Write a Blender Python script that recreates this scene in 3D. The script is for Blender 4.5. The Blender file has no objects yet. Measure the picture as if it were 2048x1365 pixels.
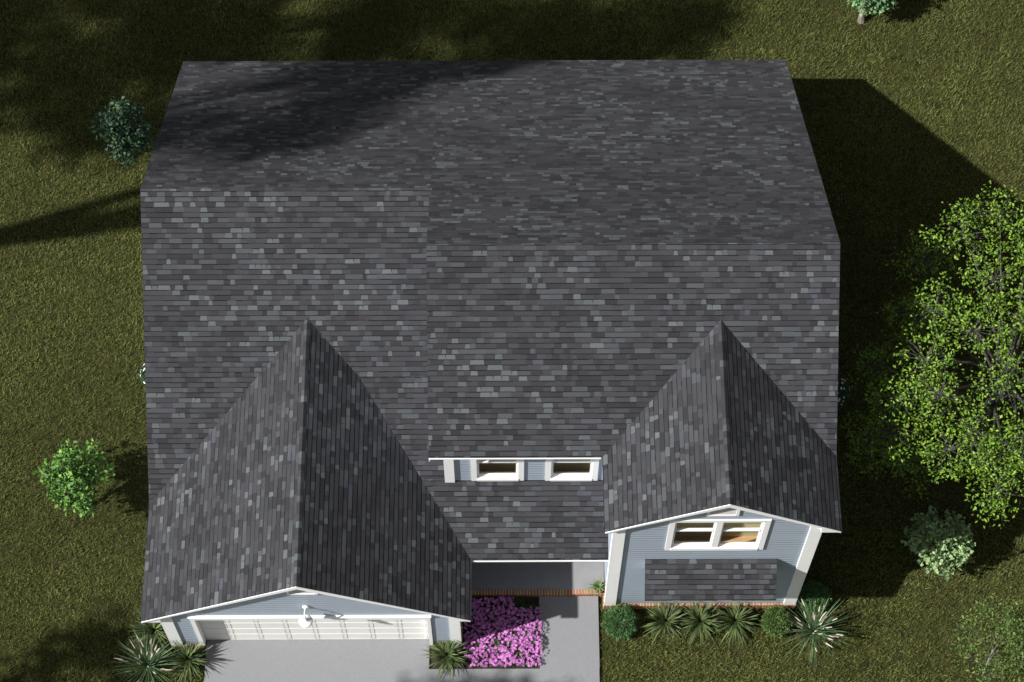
import bpy, math, random
import numpy as np
from mathutils import Vector, Matrix
R_ = math.radians
S = bpy.context.scene

# ------------------------------------------------------------------ camera
cd = bpy.data.cameras.new('camera'); cam = bpy.data.objects.new('camera', cd)
S.collection.objects.link(cam); S.camera = cam
cd.sensor_width = 36.0; cd.lens = 4322.3 / 2048 * 36.0
cd.clip_start = 1.0; cd.clip_end = 3000
cam.rotation_mode = 'XYZ'
cam.matrix_world = Matrix.Translation((0, -19.0, 45.776)) @ Matrix.Rotation(-0.0040, 4, 'Z') @ Matrix.Rotation(0.4435, 4, 'X') @ Matrix.Rotation(0.0002, 4, 'Z')

# ------------------------------------------------------------------ light
SUN_AZ, SUN_EL = R_(18.0), R_(40.8)          # direction the light travels, seen from above (from +x to +y), and height
W = bpy.data.worlds.new('World'); S.world = W; W.use_nodes = True
wn = W.node_tree.nodes; wl = W.node_tree.links; wn.clear()
sky = wn.new('ShaderNodeTexSky'); sky.sky_type = 'NISHITA'; sky.sun_disc = False
sky.sun_elevation = SUN_EL; sky.sun_rotation = math.pi / 2 - (SUN_AZ + math.pi)
bg = wn.new('ShaderNodeBackground'); bg.inputs[1].default_value = 0.05
wo = wn.new('ShaderNodeOutputWorld'); hs = wn.new('ShaderNodeHueSaturation'); hs.inputs['Saturation'].default_value = .22; wl.new(sky.outputs[0], hs.inputs['Color']); wl.new(hs.outputs[0], bg.inputs[0]); wl.new(bg.outputs[0], wo.inputs[0])
sd = bpy.data.lights.new('sun', 'SUN'); sd.energy = 5.0; sd.angle = R_(0.9); sd.color = (1.0, 0.98, 0.945)
sun = bpy.data.objects.new('sun', sd); S.collection.objects.link(sun)
tv = Vector((math.cos(SUN_EL) * math.cos(SUN_AZ), math.cos(SUN_EL) * math.sin(SUN_AZ), -math.sin(SUN_EL)))
sun.rotation_euler = tv.to_track_quat('-Z', 'Y').to_euler(); sun.location = (-30, -20, 40)
S.view_settings.view_transform = 'Standard'; S.view_settings.look = 'None'
S.view_settings.exposure = 0.80; S.view_settings.gamma = 1.0

# ------------------------------------------------------------------ materials
def lin(c):
    return tuple((v / 255 / 12.92 if v / 255 <= .04045 else ((v / 255 + .055) / 1.055) ** 2.4) for v in c)

def mat(name, col, rough=.7, var=.0, scale=8., col2=None, bump=0., bscale=40., attr=None, spec=.5, trans=None, detail=4):
    m = bpy.data.materials.new(name); m.use_nodes = True
    n = m.node_tree.nodes; l = m.node_tree.links
    b = n['Principled BSDF']; b.inputs['Roughness'].default_value = rough
    b.inputs['Specular IOR Level'].default_value = spec
    tc = n.new('ShaderNodeTexCoord')
    nz = n.new('ShaderNodeTexNoise'); nz.inputs['Scale'].default_value = scale; nz.inputs['Detail'].default_value = detail
    l.new(tc.outputs['Object'], nz.inputs['Vector'])
    cr = n.new('ShaderNodeValToRGB')
    c2 = col2 if col2 else tuple(v * (1 - var) for v in col)
    c1 = col if col2 else tuple(v * (1 + var) for v in col)
    cr.color_ramp.elements[0].position = .32; cr.color_ramp.elements[1].position = .68
    cr.color_ramp.elements[0].color = (*c2, 1); cr.color_ramp.elements[1].color = (*c1, 1)
    l.new(nz.outputs['Fac'], cr.inputs['Fac'])
    out = cr.outputs['Color']
    if attr:
        at = n.new('ShaderNodeAttribute'); at.attribute_name = attr
        mx = n.new('ShaderNodeMix'); mx.data_type = 'RGBA'; mx.blend_type = 'MULTIPLY'; mx.inputs['Factor'].default_value = 1
        l.new(out, mx.inputs['A']); l.new(at.outputs['Color'], mx.inputs['B']); out = mx.outputs['Result']
    l.new(out, b.inputs['Base Color'])
    if bump:
        bn = n.new('ShaderNodeTexNoise'); bn.inputs['Scale'].default_value = bscale; bn.inputs['Detail'].default_value = 5
        l.new(tc.outputs['Object'], bn.inputs['Vector'])
        bp = n.new('ShaderNodeBump'); bp.inputs['Strength'].default_value = bump; bp.inputs['Distance'].default_value = .02
        l.new(bn.outputs['Fac'], bp.inputs['Height']); l.new(bp.outputs['Normal'], b.inputs['Normal'])
    if trans:
        tr = n.new('ShaderNodeBsdfTranslucent'); ms = n.new('ShaderNodeMixShader'); ms.inputs[0].default_value = trans
        l.new(out, tr.inputs['Color']); l.new(b.outputs[0], ms.inputs[1]); l.new(tr.outputs[0], ms.inputs[2])
        l.new(ms.outputs[0], n['Material Output'].inputs['Surface'])
    return m

M = {}
M['shingle'] = mat('shingle', (1.08, 1.08, 1.08), .9, col2=(.84, .84, .84), scale=45, attr='tint', bump=.5, bscale=160, spec=.25)
M['deck'] = mat('roof_deck', (.012, .012, .014), .9, .2)
M['siding'] = mat('siding', (.30, .348, .405), .55, .03, 3, spec=.35)
def add_laps(m, expo=.128):
    # rounded lower edge of every lap board, as relief
    n = m.node_tree.nodes; l = m.node_tree.links
    tc = n.new('ShaderNodeTexCoord'); sp = n.new('ShaderNodeSeparateXYZ'); l.new(tc.outputs['Object'], sp.inputs[0])
    dv = n.new('ShaderNodeMath'); dv.operation = 'DIVIDE'; dv.inputs[1].default_value = expo; l.new(sp.outputs['Z'], dv.inputs[0])
    fr = n.new('ShaderNodeMath'); fr.operation = 'FRACT'; l.new(dv.outputs[0], fr.inputs[0])
    cr = n.new('ShaderNodeValToRGB'); e = cr.color_ramp.elements; e[0].position = 0; e[0].color = (0, 0, 0, 1); e[1].position = .24; e[1].color = (1, 1, 1, 1)
    z = cr.color_ramp.elements.new(1.0); z.color = (.55, .55, .55, 1)
    l.new(fr.outputs[0], cr.inputs['Fac']); bp = n.new('ShaderNodeBump'); bp.inputs['Strength'].default_value = .45; bp.inputs['Distance'].default_value = .016
    l.new(cr.outputs['Color'], bp.inputs['Height']); l.new(bp.outputs['Normal'], n['Principled BSDF'].inputs['Normal'])
add_laps(M['siding'])
M['white'] = mat('white_paint', (.775, .775, .765), .5, .02, 5, spec=.35)
M['door_white'] = mat('garage_door_paint', (.74, .74, .70), .45, .02, 4, spec=.4)
M['concrete'] = mat('concrete', (.196, .196, .206), .85, col2=(.168, .168, .177), scale=34, bump=.2, bscale=90, spec=.3, detail=9)
M['porch'] = mat('porch_concrete', (.20, .20, .205), .8, .06, 4, bump=.1, spec=.3)
M['brick'] = mat('brick', (1, 1, 1), .85, .12, 30, attr='tint', bump=.3, bscale=80, spec=.2)
M['mortar'] = mat('mortar', (.50, .42, .31), .9, .1, 20)
M['soil'] = mat('soil', (.018, .013, .008), .95, .4, 12, bump=.6, bscale=20)
M['lawn'] = mat('lawn', (.045, .047, .012), .95, col2=(.018, .018, .006), scale=6, bump=.8, bscale=30, spec=.1, detail=8)
M['blade'] = mat('grass_blade', (1, 1, 1), .75, .05, 2, attr='tint', spec=.15, trans=.25)
M['leaf'] = mat('leaf', (1, 1, 1), .6, .06, 3, attr='tint', spec=.3, trans=.14)
M['bark'] = mat('bark', (.16, .14, .12), .9, .3, 14, bump=.6, bscale=25)
M['darkbark'] = mat('dark_bark', (.055, .05, .048), .9, .3, 14)
M['palebark'] = mat('pale_bark', (.27, .26, .24), .8, .2, 10)
M['petal'] = mat('petal', (1, 1, 1), .6, .05, 5, attr='tint', spec=.2, trans=.2)
M['terracotta'] = mat('terracotta', (.20, .075, .045), .8, .2, 8)
M['louver_shade'] = mat('louver_shaded', (.42, .42, .41), .6, .05)  # louvers greyed: shade inside the shallow vent, put into the colour
M['iron'] = mat('dark_iron', (.03, .03, .03), .5, .1)
M['wood_floor'] = mat('wood_floor', (.46, .27, .13), .5, .12, 4)
M['room_wall'] = mat('room_wall', (.70, .60, .36), .8, .03, 3)
def glass():
    m = bpy.data.materials.new('window_glass'); m.use_nodes = True; n = m.node_tree.nodes; l = m.node_tree.links; n.clear()
    o = n.new('ShaderNodeOutputMaterial'); t = n.new('ShaderNodeBsdfTransparent'); t.inputs[0].default_value = (.86, .89, .87, 1)
    g = n.new('ShaderNodeBsdfGlossy'); g.inputs['Roughness'].default_value = .02
    x = n.new('ShaderNodeMixShader'); x.inputs[0].default_value = .05; l.new(t.outputs[0], x.inputs[1]); l.new(g.outputs[0], x.inputs[2]); l.new(x.outputs[0], o.inputs[0])
    return m
M['glass'] = glass()

# ------------------------------------------------------------------ mesh helpers
class MB:
    def __init__(s): s.v = []; s.f = []; s.t = []
    def face(s, pts, tint=None):
        i = len(s.v); s.v.extend([tuple(p) for p in pts]); s.f.append(tuple(range(i, i + len(pts)))); s.t.append(tint or (1, 1, 1))
    def box(s, a, b, tint=None):
        x0, y0, z0 = a; x1, y1, z1 = b
        x0, x1 = min(x0, x1), max(x0, x1); y0, y1 = min(y0, y1), max(y0, y1); z0, z1 = min(z0, z1), max(z0, z1)
        c = [(x0, y0, z0), (x1, y0, z0), (x1, y1, z0), (x0, y1, z0), (x0, y0, z1), (x1, y0, z1), (x1, y1, z1), (x0, y1, z1)]
        i = len(s.v); s.v.extend(c)
        for f in ((0, 3, 2, 1), (4, 5, 6, 7), (0, 1, 5, 4), (1, 2, 6, 5), (2, 3, 7, 6), (3, 0, 4, 7)):
            s.f.append(tuple(i + k for k in f)); s.t.append(tint or (1, 1, 1))
    def prism(s, poly, d, tint=None):
        d = Vector(d); a = [Vector(p) for p in poly]; b = [p + d for p in a]
        s.face(a, tint); s.face(list(reversed(b)), tint)
        for k in range(len(a)):
            j = (k + 1) % len(a); s.face([a[j], a[k], b[k], b[j]], tint)
    def tube(s, pts, rad, n=6, tint=None, cap=True):
        pts = [Vector(p) for p in pts]; rings = []
        for k, p in enumerate(pts):
            d = (pts[min(k + 1, len(pts) - 1)] - pts[max(k - 1, 0)]).normalized()
            u = d.cross(Vector((.13, .97, .2))); u.normalize(); w = d.cross(u)
            r = rad[k] if isinstance(rad, (list, tuple)) else rad
            i = len(s.v)
            for q in range(n):
                a = 2 * math.pi * q / n; s.v.append(tuple(p + (u * math.cos(a) + w * math.sin(a)) * r))
            rings.append(i)
        for k in range(len(rings) - 1):
            for q in range(n):
                q2 = (q + 1) % n
                s.f.append((rings[k] + q, rings[k] + q2, rings[k + 1] + q2, rings[k + 1] + q)); s.t.append(tint or (1, 1, 1))
        if cap:
            s.f.append(tuple(rings[-1] + q for q in range(n))); s.t.append(tint or (1, 1, 1))
            s.f.append(tuple(rings[0] + q for q in reversed(range(n)))); s.t.append(tint or (1, 1, 1))
    def lathe(s, prof, c, n=24, tint=None):
        rings = []
        for r, z in prof:
            i = len(s.v)
            for q in range(n):
                a = 2 * math.pi * q / n; s.v.append((c[0] + r * math.cos(a), c[1] + r * math.sin(a), c[2] + z))
            rings.append(i)
        for k in range(len(rings) - 1):
            for q in range(n):
                q2 = (q + 1) % n; s.f.append((rings[k] + q, rings[k] + q2, rings[k + 1] + q2, rings[k + 1] + q)); s.t.append(tint or (1, 1, 1))
    def build(s, name, m, parent=None, smooth=False):
        me = bpy.data.meshes.new(name); me.from_pydata(s.v, [], s.f)
        a = me.attributes.new('tint', 'FLOAT_COLOR', 'FACE')
        arr = np.ones((len(s.f), 4), np.float32); arr[:, :3] = np.array(s.t, np.float32); a.data.foreach_set('color', arr.ravel())
        if smooth: me.polygons.foreach_set('use_smooth', [True] * len(me.polygons))
        me.materials.append(M[m]); me.update()
        o = bpy.data.objects.new(name, me); S.collection.objects.link(o)
        if parent: attach(o, parent)
        return o
def attach(o, parent):
    # children are modelled in world space: undo the parent's own place so they stay put
    o.parent = parent; m = Matrix.Translation(world_loc(parent)); o.matrix_parent_inverse = m.inverted()
def world_loc(o):
    return o.get('_wl', None) and Vector(o['_wl']) or Vector((0, 0, 0))
def empty(name, loc):
    o = bpy.data.objects.new(name, None); S.collection.objects.link(o); o.location = loc; o['_wl'] = list(loc); o.empty_display_size = .2
    return o
def tag(o, label=None, cat=None, group=None, kind=None):
    if label: o['label'] = label
    if cat: o['category'] = cat
    if group: o['group'] = group
    if kind: o['kind'] = kind
    return o
def np_mesh(name, V, F, tint, m, parent=None):
    """V (n,3), F (k,3|4), tint (k,3) per face"""
    me = bpy.data.meshes.new(name); nv = len(V); k, w = F.shape
    me.vertices.add(nv); me.vertices.foreach_set('co', V.astype(np.float32).ravel())
    me.loops.add(k * w); me.loops.foreach_set('vertex_index', F.astype(np.int32).ravel())
    me.polygons.add(k); me.polygons.foreach_set('loop_start', np.arange(0, k * w, w, dtype=np.int32)); me.polygons.foreach_set('loop_total', np.full(k, w, np.int32))
    me.update(calc_edges=True)
    a = me.attributes.new('tint', 'FLOAT_COLOR', 'FACE'); arr = np.ones((k, 4), np.float32); arr[:, :3] = tint; a.data.foreach_set('color', arr.ravel())
    me.materials.append(M[m]); o = bpy.data.objects.new(name, me); S.collection.objects.link(o)
    if parent: attach(o, parent)
    return o
def clip(poly, lo, hi, axis):
    for sgn, lim in ((1, lo), (-1, -hi)):
        out = []; n = len(poly)
        for i in range(n):
            a, b = poly[i], poly[(i + 1) % n]; fa, fb = sgn * a[axis] - lim, sgn * b[axis] - lim
            if fa >= 0: out.append(a)
            if (fa >= 0) != (fb >= 0):
                t = fa / (fa - fb); out.append((a[0] + (b[0] - a[0]) * t, a[1] + (b[1] - a[1]) * t))
        poly = out
        if len(poly) < 3: return []
    return poly

# ------------------------------------------------------------------ roof and siding builders
EXPO = .1105
rs = random.Random(5)
def sh_tint(bias=0.):
    r = rs.random() + bias
    if r < .26: b = rs.uniform(.021, .030); c = (b * .955, b * .965, b * 1.10)
    elif r < .74: b = rs.uniform(.033, .043); c = (b * .955, b * .965, b * 1.10)
    elif r < .89: b = rs.uniform(.048, .062); c = (b * .94, b * 1.01, b * 1.12)
    elif r < .92: b = rs.uniform(.052, .060); c = (b * .94, b * .98, b * 1.18)
    else: b = rs.uniform(.070, .100); c = (b * .93, b * 1.02, b * 1.05)
    return c
def shingles(mb, O, U, V, poly, off=0.):
    """asphalt tabs laid in courses over the convex polygon poly (u, v) of the plane O + u U + v V"""
    O, U, V = Vector(O), Vector(U).normalized(), Vector(V).normalized(); N = U.cross(V).normalized()
    if N.z < 0: N = -N
    vmin, vmax = min(p[1] for p in poly), max(p[1] for p in poly)
    i = math.floor((vmin - off) / EXPO)
    while off + i * EXPO < vmax:
        v0, v1 = off + i * EXPO, off + (i + 1) * EXPO; i += 1
        row = clip(poly, v0, v1, 1)
        if not row: continue
        u0, u1 = min(p[0] for p in row), max(p[0] for p in row)
        u = u0 - rs.uniform(0, .2); prev = 0
        shadow_band = .0165
        while u < u1:
            t = sh_tint(.16 * math.sin(u * 2.1 + i * .9) * math.sin(i * .61 + u * .8) + .06 * math.sin(u * .7 + i * .13)); lt = t[1] > .068
            w = rs.choice((.10, .13, .16) if lt else (.10, .14, .18, .24, .32)) * rs.uniform(.85, 1.15)
            if lt and rs.random() < .25: w *= 1.8
            lo, hi = max(u, u0), min(u + w, u1); u += w
            if hi - lo < .004: continue
            bd = shadow_band * rs.choice((.55, .8, 1., 1.25))
            for (va, vb, tt) in ((v0, v1 - bd, t), (v1 - bd, v1, (.003, .003, .004))):  # dark top strip: shadow line under the next course, put into the colour
                q = clip(clip(row, va, vb, 1), lo, hi, 0)
                if len(q) < 3: continue
                if lt and vb < v1:      # the dragon teeth taper a little towards the top
                    q = [(a + (.012 if a < lo + .002 else -.012 if a > hi - .002 else 0) * (b - v0) / EXPO, b) for a, b in q]
                pts = []
                for (a, b) in q:
                    h = .0055 - .0045 * (b - v0) / EXPO
                    pts.append(O + U * a + V * b + N * h)
                nn = (pts[1] - pts[0]).cross(pts[2] - pts[0])
                if nn.dot(N) < 0: pts.reverse()
                mb.face(pts, tt)
def deck(mb, O, U, V, poly, th=.03):
    O, U, V = Vector(O), Vector(U).normalized(), Vector(V).normalized(); N = U.cross(V).normalized()
    if N.z < 0: N = -N
    mb.prism([O + U * a + V * b - N * .001 for a, b in poly], -N * th)
def laps(mb, O, U, poly, out, expo=.128, proud=.004):
    """lap boards on the vertical plane O + u U + z Z, facing out"""
    O, U, out = Vector(O), Vector(U), Vector(out).normalized(); Z = Vector((0, 0, 1))
    zmin, zmax = min(p[1] for p in poly), max(p[1] for p in poly); i = math.floor(zmin / expo)
    while i * expo < zmax:
        z0, z1 = i * expo, (i + 1) * expo; i += 1
        row = clip(poly, z0, z1, 1)
        if len(row) < 3: continue
        pts = [O + U * a + Z * b + out * (proud - (proud - .001) * (b - z0) / expo) for a, b in row]
        if (pts[1] - pts[0]).cross(pts[2] - pts[0]).dot(out) < 0: pts.reverse()
        mb.face(pts)
        lo = [p[0] for p in row if abs(p[1] - max(z0, zmin)) < 1e-5]
        if len(lo) >= 2:
            a, b, z = min(lo), max(lo), max(z0, zmin); h = proud - (proud - .001) * (z - z0) / expo
            mb.face([O + U * a + Z * z + out * h, O + U * a + Z * z, O + U * b + Z * z, O + U * b + Z * z + out * h])
def bricks_row(mb, a, b, z0, z1, depth_dir, depth, pitch=.067):
    """soldier bricks side by side from a to b (2D points), standing z0..z1, going back by depth"""
    a, b, d = Vector(a), Vector(b), Vector(depth_dir); L = (b - a).length; U = (b - a) / L; n = int(L / pitch)
    for k in range(n):
        p = a + U * (k * L / n + .009); q = a + U * ((k + 1) * L / n - .009)
        r = rs.uniform(.8, 1.2); t = (.27 * r, .138 * r * rs.uniform(.85, 1.15), .070 * r)
        mb.prism([(p.x, p.y, z0), (q.x, q.y, z0), (q.x, q.y, z1), (p.x, p.y, z1)], (d.x * depth, d.y * depth, 0), t)

# ------------------------------------------------------------------ the house: measured figures (metres)
XG, HG, YG, ZGR, ZGE = -4.281, 3.483, -4.795, 4.405, 2.157        # garage gable: ridge x, half width, front y, ridge z, eave z
YGW = -4.663; GL, GR = -7.369, -1.074                             # garage front wall
XL, XR, XM = -7.760, 6.669, -1.636
YB, ZB = 9.27, 1.916                                              # back eave
YL, ZL = 3.512, 5.944                                             # low ridge
YR, ZR = 1.371, 7.448                                             # high ridge
YRE, ZRE = -2.286, 5.054                                          # dormer eave
XW, HW, YF, ZFR = 4.289, 2.382, -3.905, 6.598                     # right wing gable
YFW = -3.783; WL, WR = 2.122, 6.282
YBK, ZBK = .150, 3.701                                            # break in pitch above the porch
YPE = -3.460; YD = -1.885
house = empty('house', (-.5, 0, 0))
tag(house, 'large house with dark grey shingle roof, blue-grey lap siding and two front gables', 'house')

roof = MB(); dk = MB()
def plane(p0, p1, p2, p3, off=0., th=.03):
    """roof plane given eave-left, eave-right, top-right, top-left (planar)"""
    p0, p1, p2, p3 = map(Vector, (p0, p1, p2, p3)); U = (p1 - p0).normalized(); V = (p3 - p0); V = (V - U * V.dot(U)).normalized()
    poly = [((p - p0).dot(U), (p - p0).dot(V)) for p in (p0, p1, p2, p3)]
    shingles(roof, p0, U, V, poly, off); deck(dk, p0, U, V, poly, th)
# back slope, in two pieces that share one plane
plane((XR, YB, ZB), (XM, YB, ZB), (XM, YR, ZR), (XR, YR, ZR))
plane((XM, YB, ZB), (XL, YB, ZB), (XL, YL, ZL), (XM, YL, ZL))
# low front slope: left of the garage ridge down to the eave, right of it down to the break
s_l = (ZL - ZGE) / (YL + 2.165)
Vl = Vector((0, YL + 2.165, ZL - ZGE)); vt = Vl.length; vb = Vector((0, YBK + 2.165, ZBK - ZGE)).length; ul = XG - XL; ur = XM + .29 - XL
for pl_ in ([(0, vb), (ur, vb), (ur, vt), (0, vt)], [(0, 0), (ul, 0), (ul, vb), (0, vb)]):
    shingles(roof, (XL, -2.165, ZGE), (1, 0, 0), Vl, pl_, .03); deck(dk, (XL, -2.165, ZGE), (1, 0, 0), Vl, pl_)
# porch slope
Vp = Vector((0, YBK - YPE, ZBK - ZGE)); vt = Vp.length; vd = (YD + .03 - YPE) / (YBK - YPE) * vt; O_ = (XG + .6, YPE, ZGE); ur = 2.135 - O_[0]; um = -1.346 - O_[0]
for pl_ in ([(0, 0), (ur, 0), (ur, vd), (0, vd)], [(0, vd), (um, vd), (um, vt), (0, vt)]):
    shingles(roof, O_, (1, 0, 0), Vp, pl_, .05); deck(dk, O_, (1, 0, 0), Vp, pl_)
# high front slope
plane((XM, YRE, ZRE), (XR, YRE, ZRE), (XR, YR, ZR), (XM, YR, ZR), off=.04)
# garage gable
YGB = 1.30
plane((XG - HG, YGB, ZGE), (XG - HG, YG, ZGE), (XG, YG, ZGR), (XG, YGB, ZGR), off=.02)
plane((XG + HG, YG, ZGE), (XG + HG, YGB, ZGE), (XG, YGB, ZGR), (XG, YG, ZGR), off=.06)
# right wing gable
YWB = .16
plane((XW - HW, YWB, ZRE), (XW - HW, YF, ZRE), (XW, YF, ZFR), (XW, YWB, ZFR), off=.02)
plane((XW + HW, YF, ZRE), (XW + HW, YWB, ZRE), (XW, YWB, ZFR), (XW, YF, ZFR), off=.06)
rf = roof.build('roof', 'shingle', house)
dk.build('roof_deck', 'deck', rf)
# ridge caps on the two front gables
for (x, z, y0, y1, sl) in ((XG, ZGR, YG, 1.17, .6455), (XW, ZFR, YF, .05, .648)):
    y = y0; cap = MB()
    while y < y1:
        t = sh_tint(); ye = min(y + .14, y1)
        for sg in (-1, 1):
            w = .065
            pts = [(x, y, z + .011), (x, ye, z + .008), (x + sg * w, ye, z + .008 - w * sl), (x + sg * w, y, z + .011 - w * sl)]
            cap.face(pts if sg > 0 else pts[::-1], t)
        y = ye
    cap.build('ridge_cap', 'shingle', rf)

# white trim: fascia boards
FH = .135
def rake(name, xe, ze, xr, zr, y, th, h=FH):
    """fascia board along a gable's rake in the plane y, thickness th going back"""
    mb = MB(); dz = .002
    mb.prism([(xe, y, ze - dz), (xr, y, zr - dz), (xr, y, zr - dz - h), (xe, y, ze - dz - .055)] if abs(xe - xr) > 0 else [], (0, th, 0))
    return mb.build(name, 'white', house)
rake('rake_board', XG - HG + .02, ZGE + .01, XG, ZGR, YG - .012, .05, .15)
rake('rake_board', XG + HG - .02, ZGE + .01, XG, ZGR, YG - .012, .05, .15)
rake('rake_board', XW - HW + .02, ZRE + .01, XW, ZFR, YF - .012, .05, .15)
rake('rake_board', XW + HW - .02, ZRE + .01, XW, ZFR, YF - .012, .05, .15)
def returns(name, xe, xw, ze, y, sl, depth):
    """closed eave end: triangle between rake, level soffit and wall corner"""
    mb = MB(); s = 1 if xw > xe else -1; w = abs(xw - xe) + .03
    mb.prism([(xe + s * .03, y, ze - .050), (xe + s * .03, y, ze - .075), (xe + s * w, y, ze - .075), (xe + s * w, y, ze + w * sl - .13)], (0, depth, 0))
    return mb.build(name, 'white', house)
returns('eave_return', XG - HG, GL, ZGE, YG + .010, .6455, .10)
returns('eave_return', XG + HG, GR, ZGE, YG + .010, .6455, .10)
returns('eave_return', XW - HW, WL, ZRE, YF + .010, .648, .10)
returns('eave_return', XW + HW, WR, ZRE, YF + .010, .648, .10)
def board(name, a, b, parent=house, m='white'):
    mb = MB(); mb.box(a, b); return mb.build(name, m, parent)
# eave boards
board('eave_board', (XG + HG + .006, YPE - .004, ZGE - .085), (2.115, YPE + .022, ZGE - .036))
board('eave_board', (XM + .02, YRE - .004, ZRE - .080), (XW - HW - .03, YRE + .022, ZRE - .036))
board('eave_board', (XL + .02, YB - .02, ZB - .15), (XR - .02, YB + .004, ZB - .036))
for x, s in ((XG - HG, 1), (XG + HG, -1)):
    board('eave_board', (x + s * .012, YG + .05, ZGE - .135), (x + s * .036, -2.2 if s > 0 else YPE - .01, ZGE - .042))
board('eave_board', (XW - HW + .012, YF + .05, ZRE - .135), (XW - HW + .036, YRE - .01, ZRE - .042))
board('eave_board', (XW + HW - .036, YF + .05, ZRE - .135), (XW + HW - .012, YRE - .01, ZRE - .042))
# soffits
board('soffit', (XG - HG + .04, YG + .05, ZGE - .10), (GL - .03, -2.2, ZGE - .085))
board('soffit', (GR + .03, YG + .08, ZGE - .10), (XG + HG - .04, YPE - .02, ZGE - .085))
board('soffit', (XW + HW - .04, YF + .05, ZRE - .10), (WR + .03, YRE, ZRE - .085))
board('soffit', (XM + .05, YRE + .03, ZRE - .10), (XW - HW, YD - .02, ZRE - .085))
def side_rake(x, pts, th):
    mb = MB(); a = [(x, y, z - .035) for y, z in pts]; b = [(x, y, z - .17) for y, z in reversed(pts)]
    for k in range(len(pts) - 1):
        (y0, z0), (y1, z1) = pts[k], pts[k + 1]
        mb.prism([(x, y0, z0 - .035), (x, y1, z1 - .035), (x, y1, z1 - .17), (x, y0, z0 - .17)], (th, 0, 0))
    return mb.build('rake_board', 'white', house)
side_rake(XL + .008, [(YB, ZB), (YL, ZL), (-2.165, ZGE)], .026)
side_rake(XR - .034, [(YB, ZB), (YR, ZR), (YRE, ZRE)], .026)
side_rake(XM + .008, [(YL - .4, ZL + .3), (YR, ZR), (YRE, ZRE)], .026)

# ------------------------------------------------------------------ walls
wf = MB()      # garage front
gz_ = lambda x: ZGR - .08 - .6455 * abs(x - XG)
XU = (1, 0, 0)
laps(wf, (0, YGW, 0), XU, [(GL + .2, .21), (-6.70, .21), (-6.70, gz_(-6.70)), (GL + .2, gz_(GL + .2))], (0, -1, 0))
laps(wf, (0, YGW, 0), XU, [(-1.70, .21), (GR - .2, .21), (GR - .2, gz_(GR - .2)), (-1.70, gz_(-1.70))], (0, -1, 0))
laps(wf, (0, YGW, 0), XU, [(-6.70, 2.10), (-1.70, 2.10), (-1.70, gz_(-1.70)), (XG, gz_(XG)), (-6.70, gz_(-6.70))], (0, -1, 0))
g_wall = wf.build('garage_wall', 'siding', house)
wg = MB()      # right wing front
wz_ = lambda x: ZFR - .08 - .648 * abs(x - XW)
wx0, wx1, wz0, wz1 = 3.26, 5.17, 3.80, 5.42
laps(wg, (0, YFW, 0), XU, [(WL + .2, .25), (WR - .2, .25), (WR - .2, wz0), (WL + .2, wz0)], (0, -1, 0))
laps(wg, (0, YFW, 0), XU, [(WL + .2, wz0), (wx0, wz0), (wx0, wz_(wx0)), (WL + .2, wz_(WL + .2))], (0, -1, 0))
laps(wg, (0, YFW, 0), XU, [(wx1, wz0), (WR - .2, wz0), (WR - .2, wz_(WR - .2)), (wx1, wz_(wx1))], (0, -1, 0))
laps(wg, (0, YFW, 0), XU, [(wx0, wz1), (wx1, wz1), (wx1, wz_(wx1)), (XW, wz_(XW)), (wx0, wz_(wx0))], (0, -1, 0))
wg.build('wing_wall', 'siding', house)
wd = MB()      # dormer front
D0 = -1.35
holes = [(-.70, .28), (.84, 1.83)]
xs = [D0 + .1, holes[0][0], holes[0][1], holes[1][0], holes[1][1], WL]
for a, b in ((xs[0], xs[1]), (xs[2], xs[3]), (xs[4], xs[5])):
    laps(wd, (0, YD, 0), XU, [(a, 2.60), (b, 2.60), (b, 4.98), (a, 4.98)], (0, -1, 0))
for a, b in holes:
    laps(wd, (0, YD, 0), XU, [(a, 4.45), (b, 4.45), (b, 4.98), (a, 4.98)], (0, -1, 0))
wd.build('dormer_wall', 'siding', house)
# other walls
wo_ = MB()
YU = (0, 1, 0)
def zs(y):      # underside of the low main roof
    return min(ZL - (y - YL) * .6997, ZL - (YL - y) * .667) - .06
def zh(y):
    return min(ZR - (y - YR) * .6997, ZR - (YR - y) * .6547) - .06
laps(wo_, (GL, 0, 0), YU, [(YGW, .21), (9.0, .21), (9.0, 1.95), (YGW, 2.05)], (-1, 0, 0))
laps(wo_, (GL, 0, 0), YU, [(-1.9, 2.05), (9.0, 1.95), (YL, zs(YL))], (-1, 0, 0))
laps(wo_, (D0, 0, 0), YU, [(YD, 2.6), (9.0, 2.0), (YR, zh(YR)), (YD, zh(YD))], (-1, 0, 0))
laps(wo_, (WR, 0, 0), YU, [(YFW, .25), (9.0, .25), (9.0, 2.0), (YFW, 2.0)], (1, 0, 0))
laps(wo_, (WR, 0, 0), YU, [(YFW, 2.0), (9.0, 2.0), (YR, zh(YR)), (YRE, 4.93), (YFW, 4.93)], (1, 0, 0))
laps(wo_, (WL, 0, 0), YU, [(YFW + .02, .21), (-1.5, .21), (-1.5, 4.9), (YFW + .02, 4.9)], (-1, 0, 0))
laps(wo_, (GR, 0, 0), YU, [(YGW, .21), (-1.5, .21), (-1.5, 2.05), (YGW, 2.05)], (1, 0, 0))
laps(wo_, (0, 9.0, 0), XU, [(GL, .21), (WR, .21), (WR, 1.95), (GL, 1.95)], (0, 1, 0))
laps(wo_, (0, -1.5, 0), XU, [(GR, .16), (WL, .16), (WL, 2.3), (GR, 2.3)], (0, -1, 0))
wo_.build('wall', 'siding', house)
pc = MB(); pc.box((GR, YPE + .03, 2.05), (WL, -1.5, 2.07)); pc.build('porch_ceiling', 'white', house)
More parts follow.
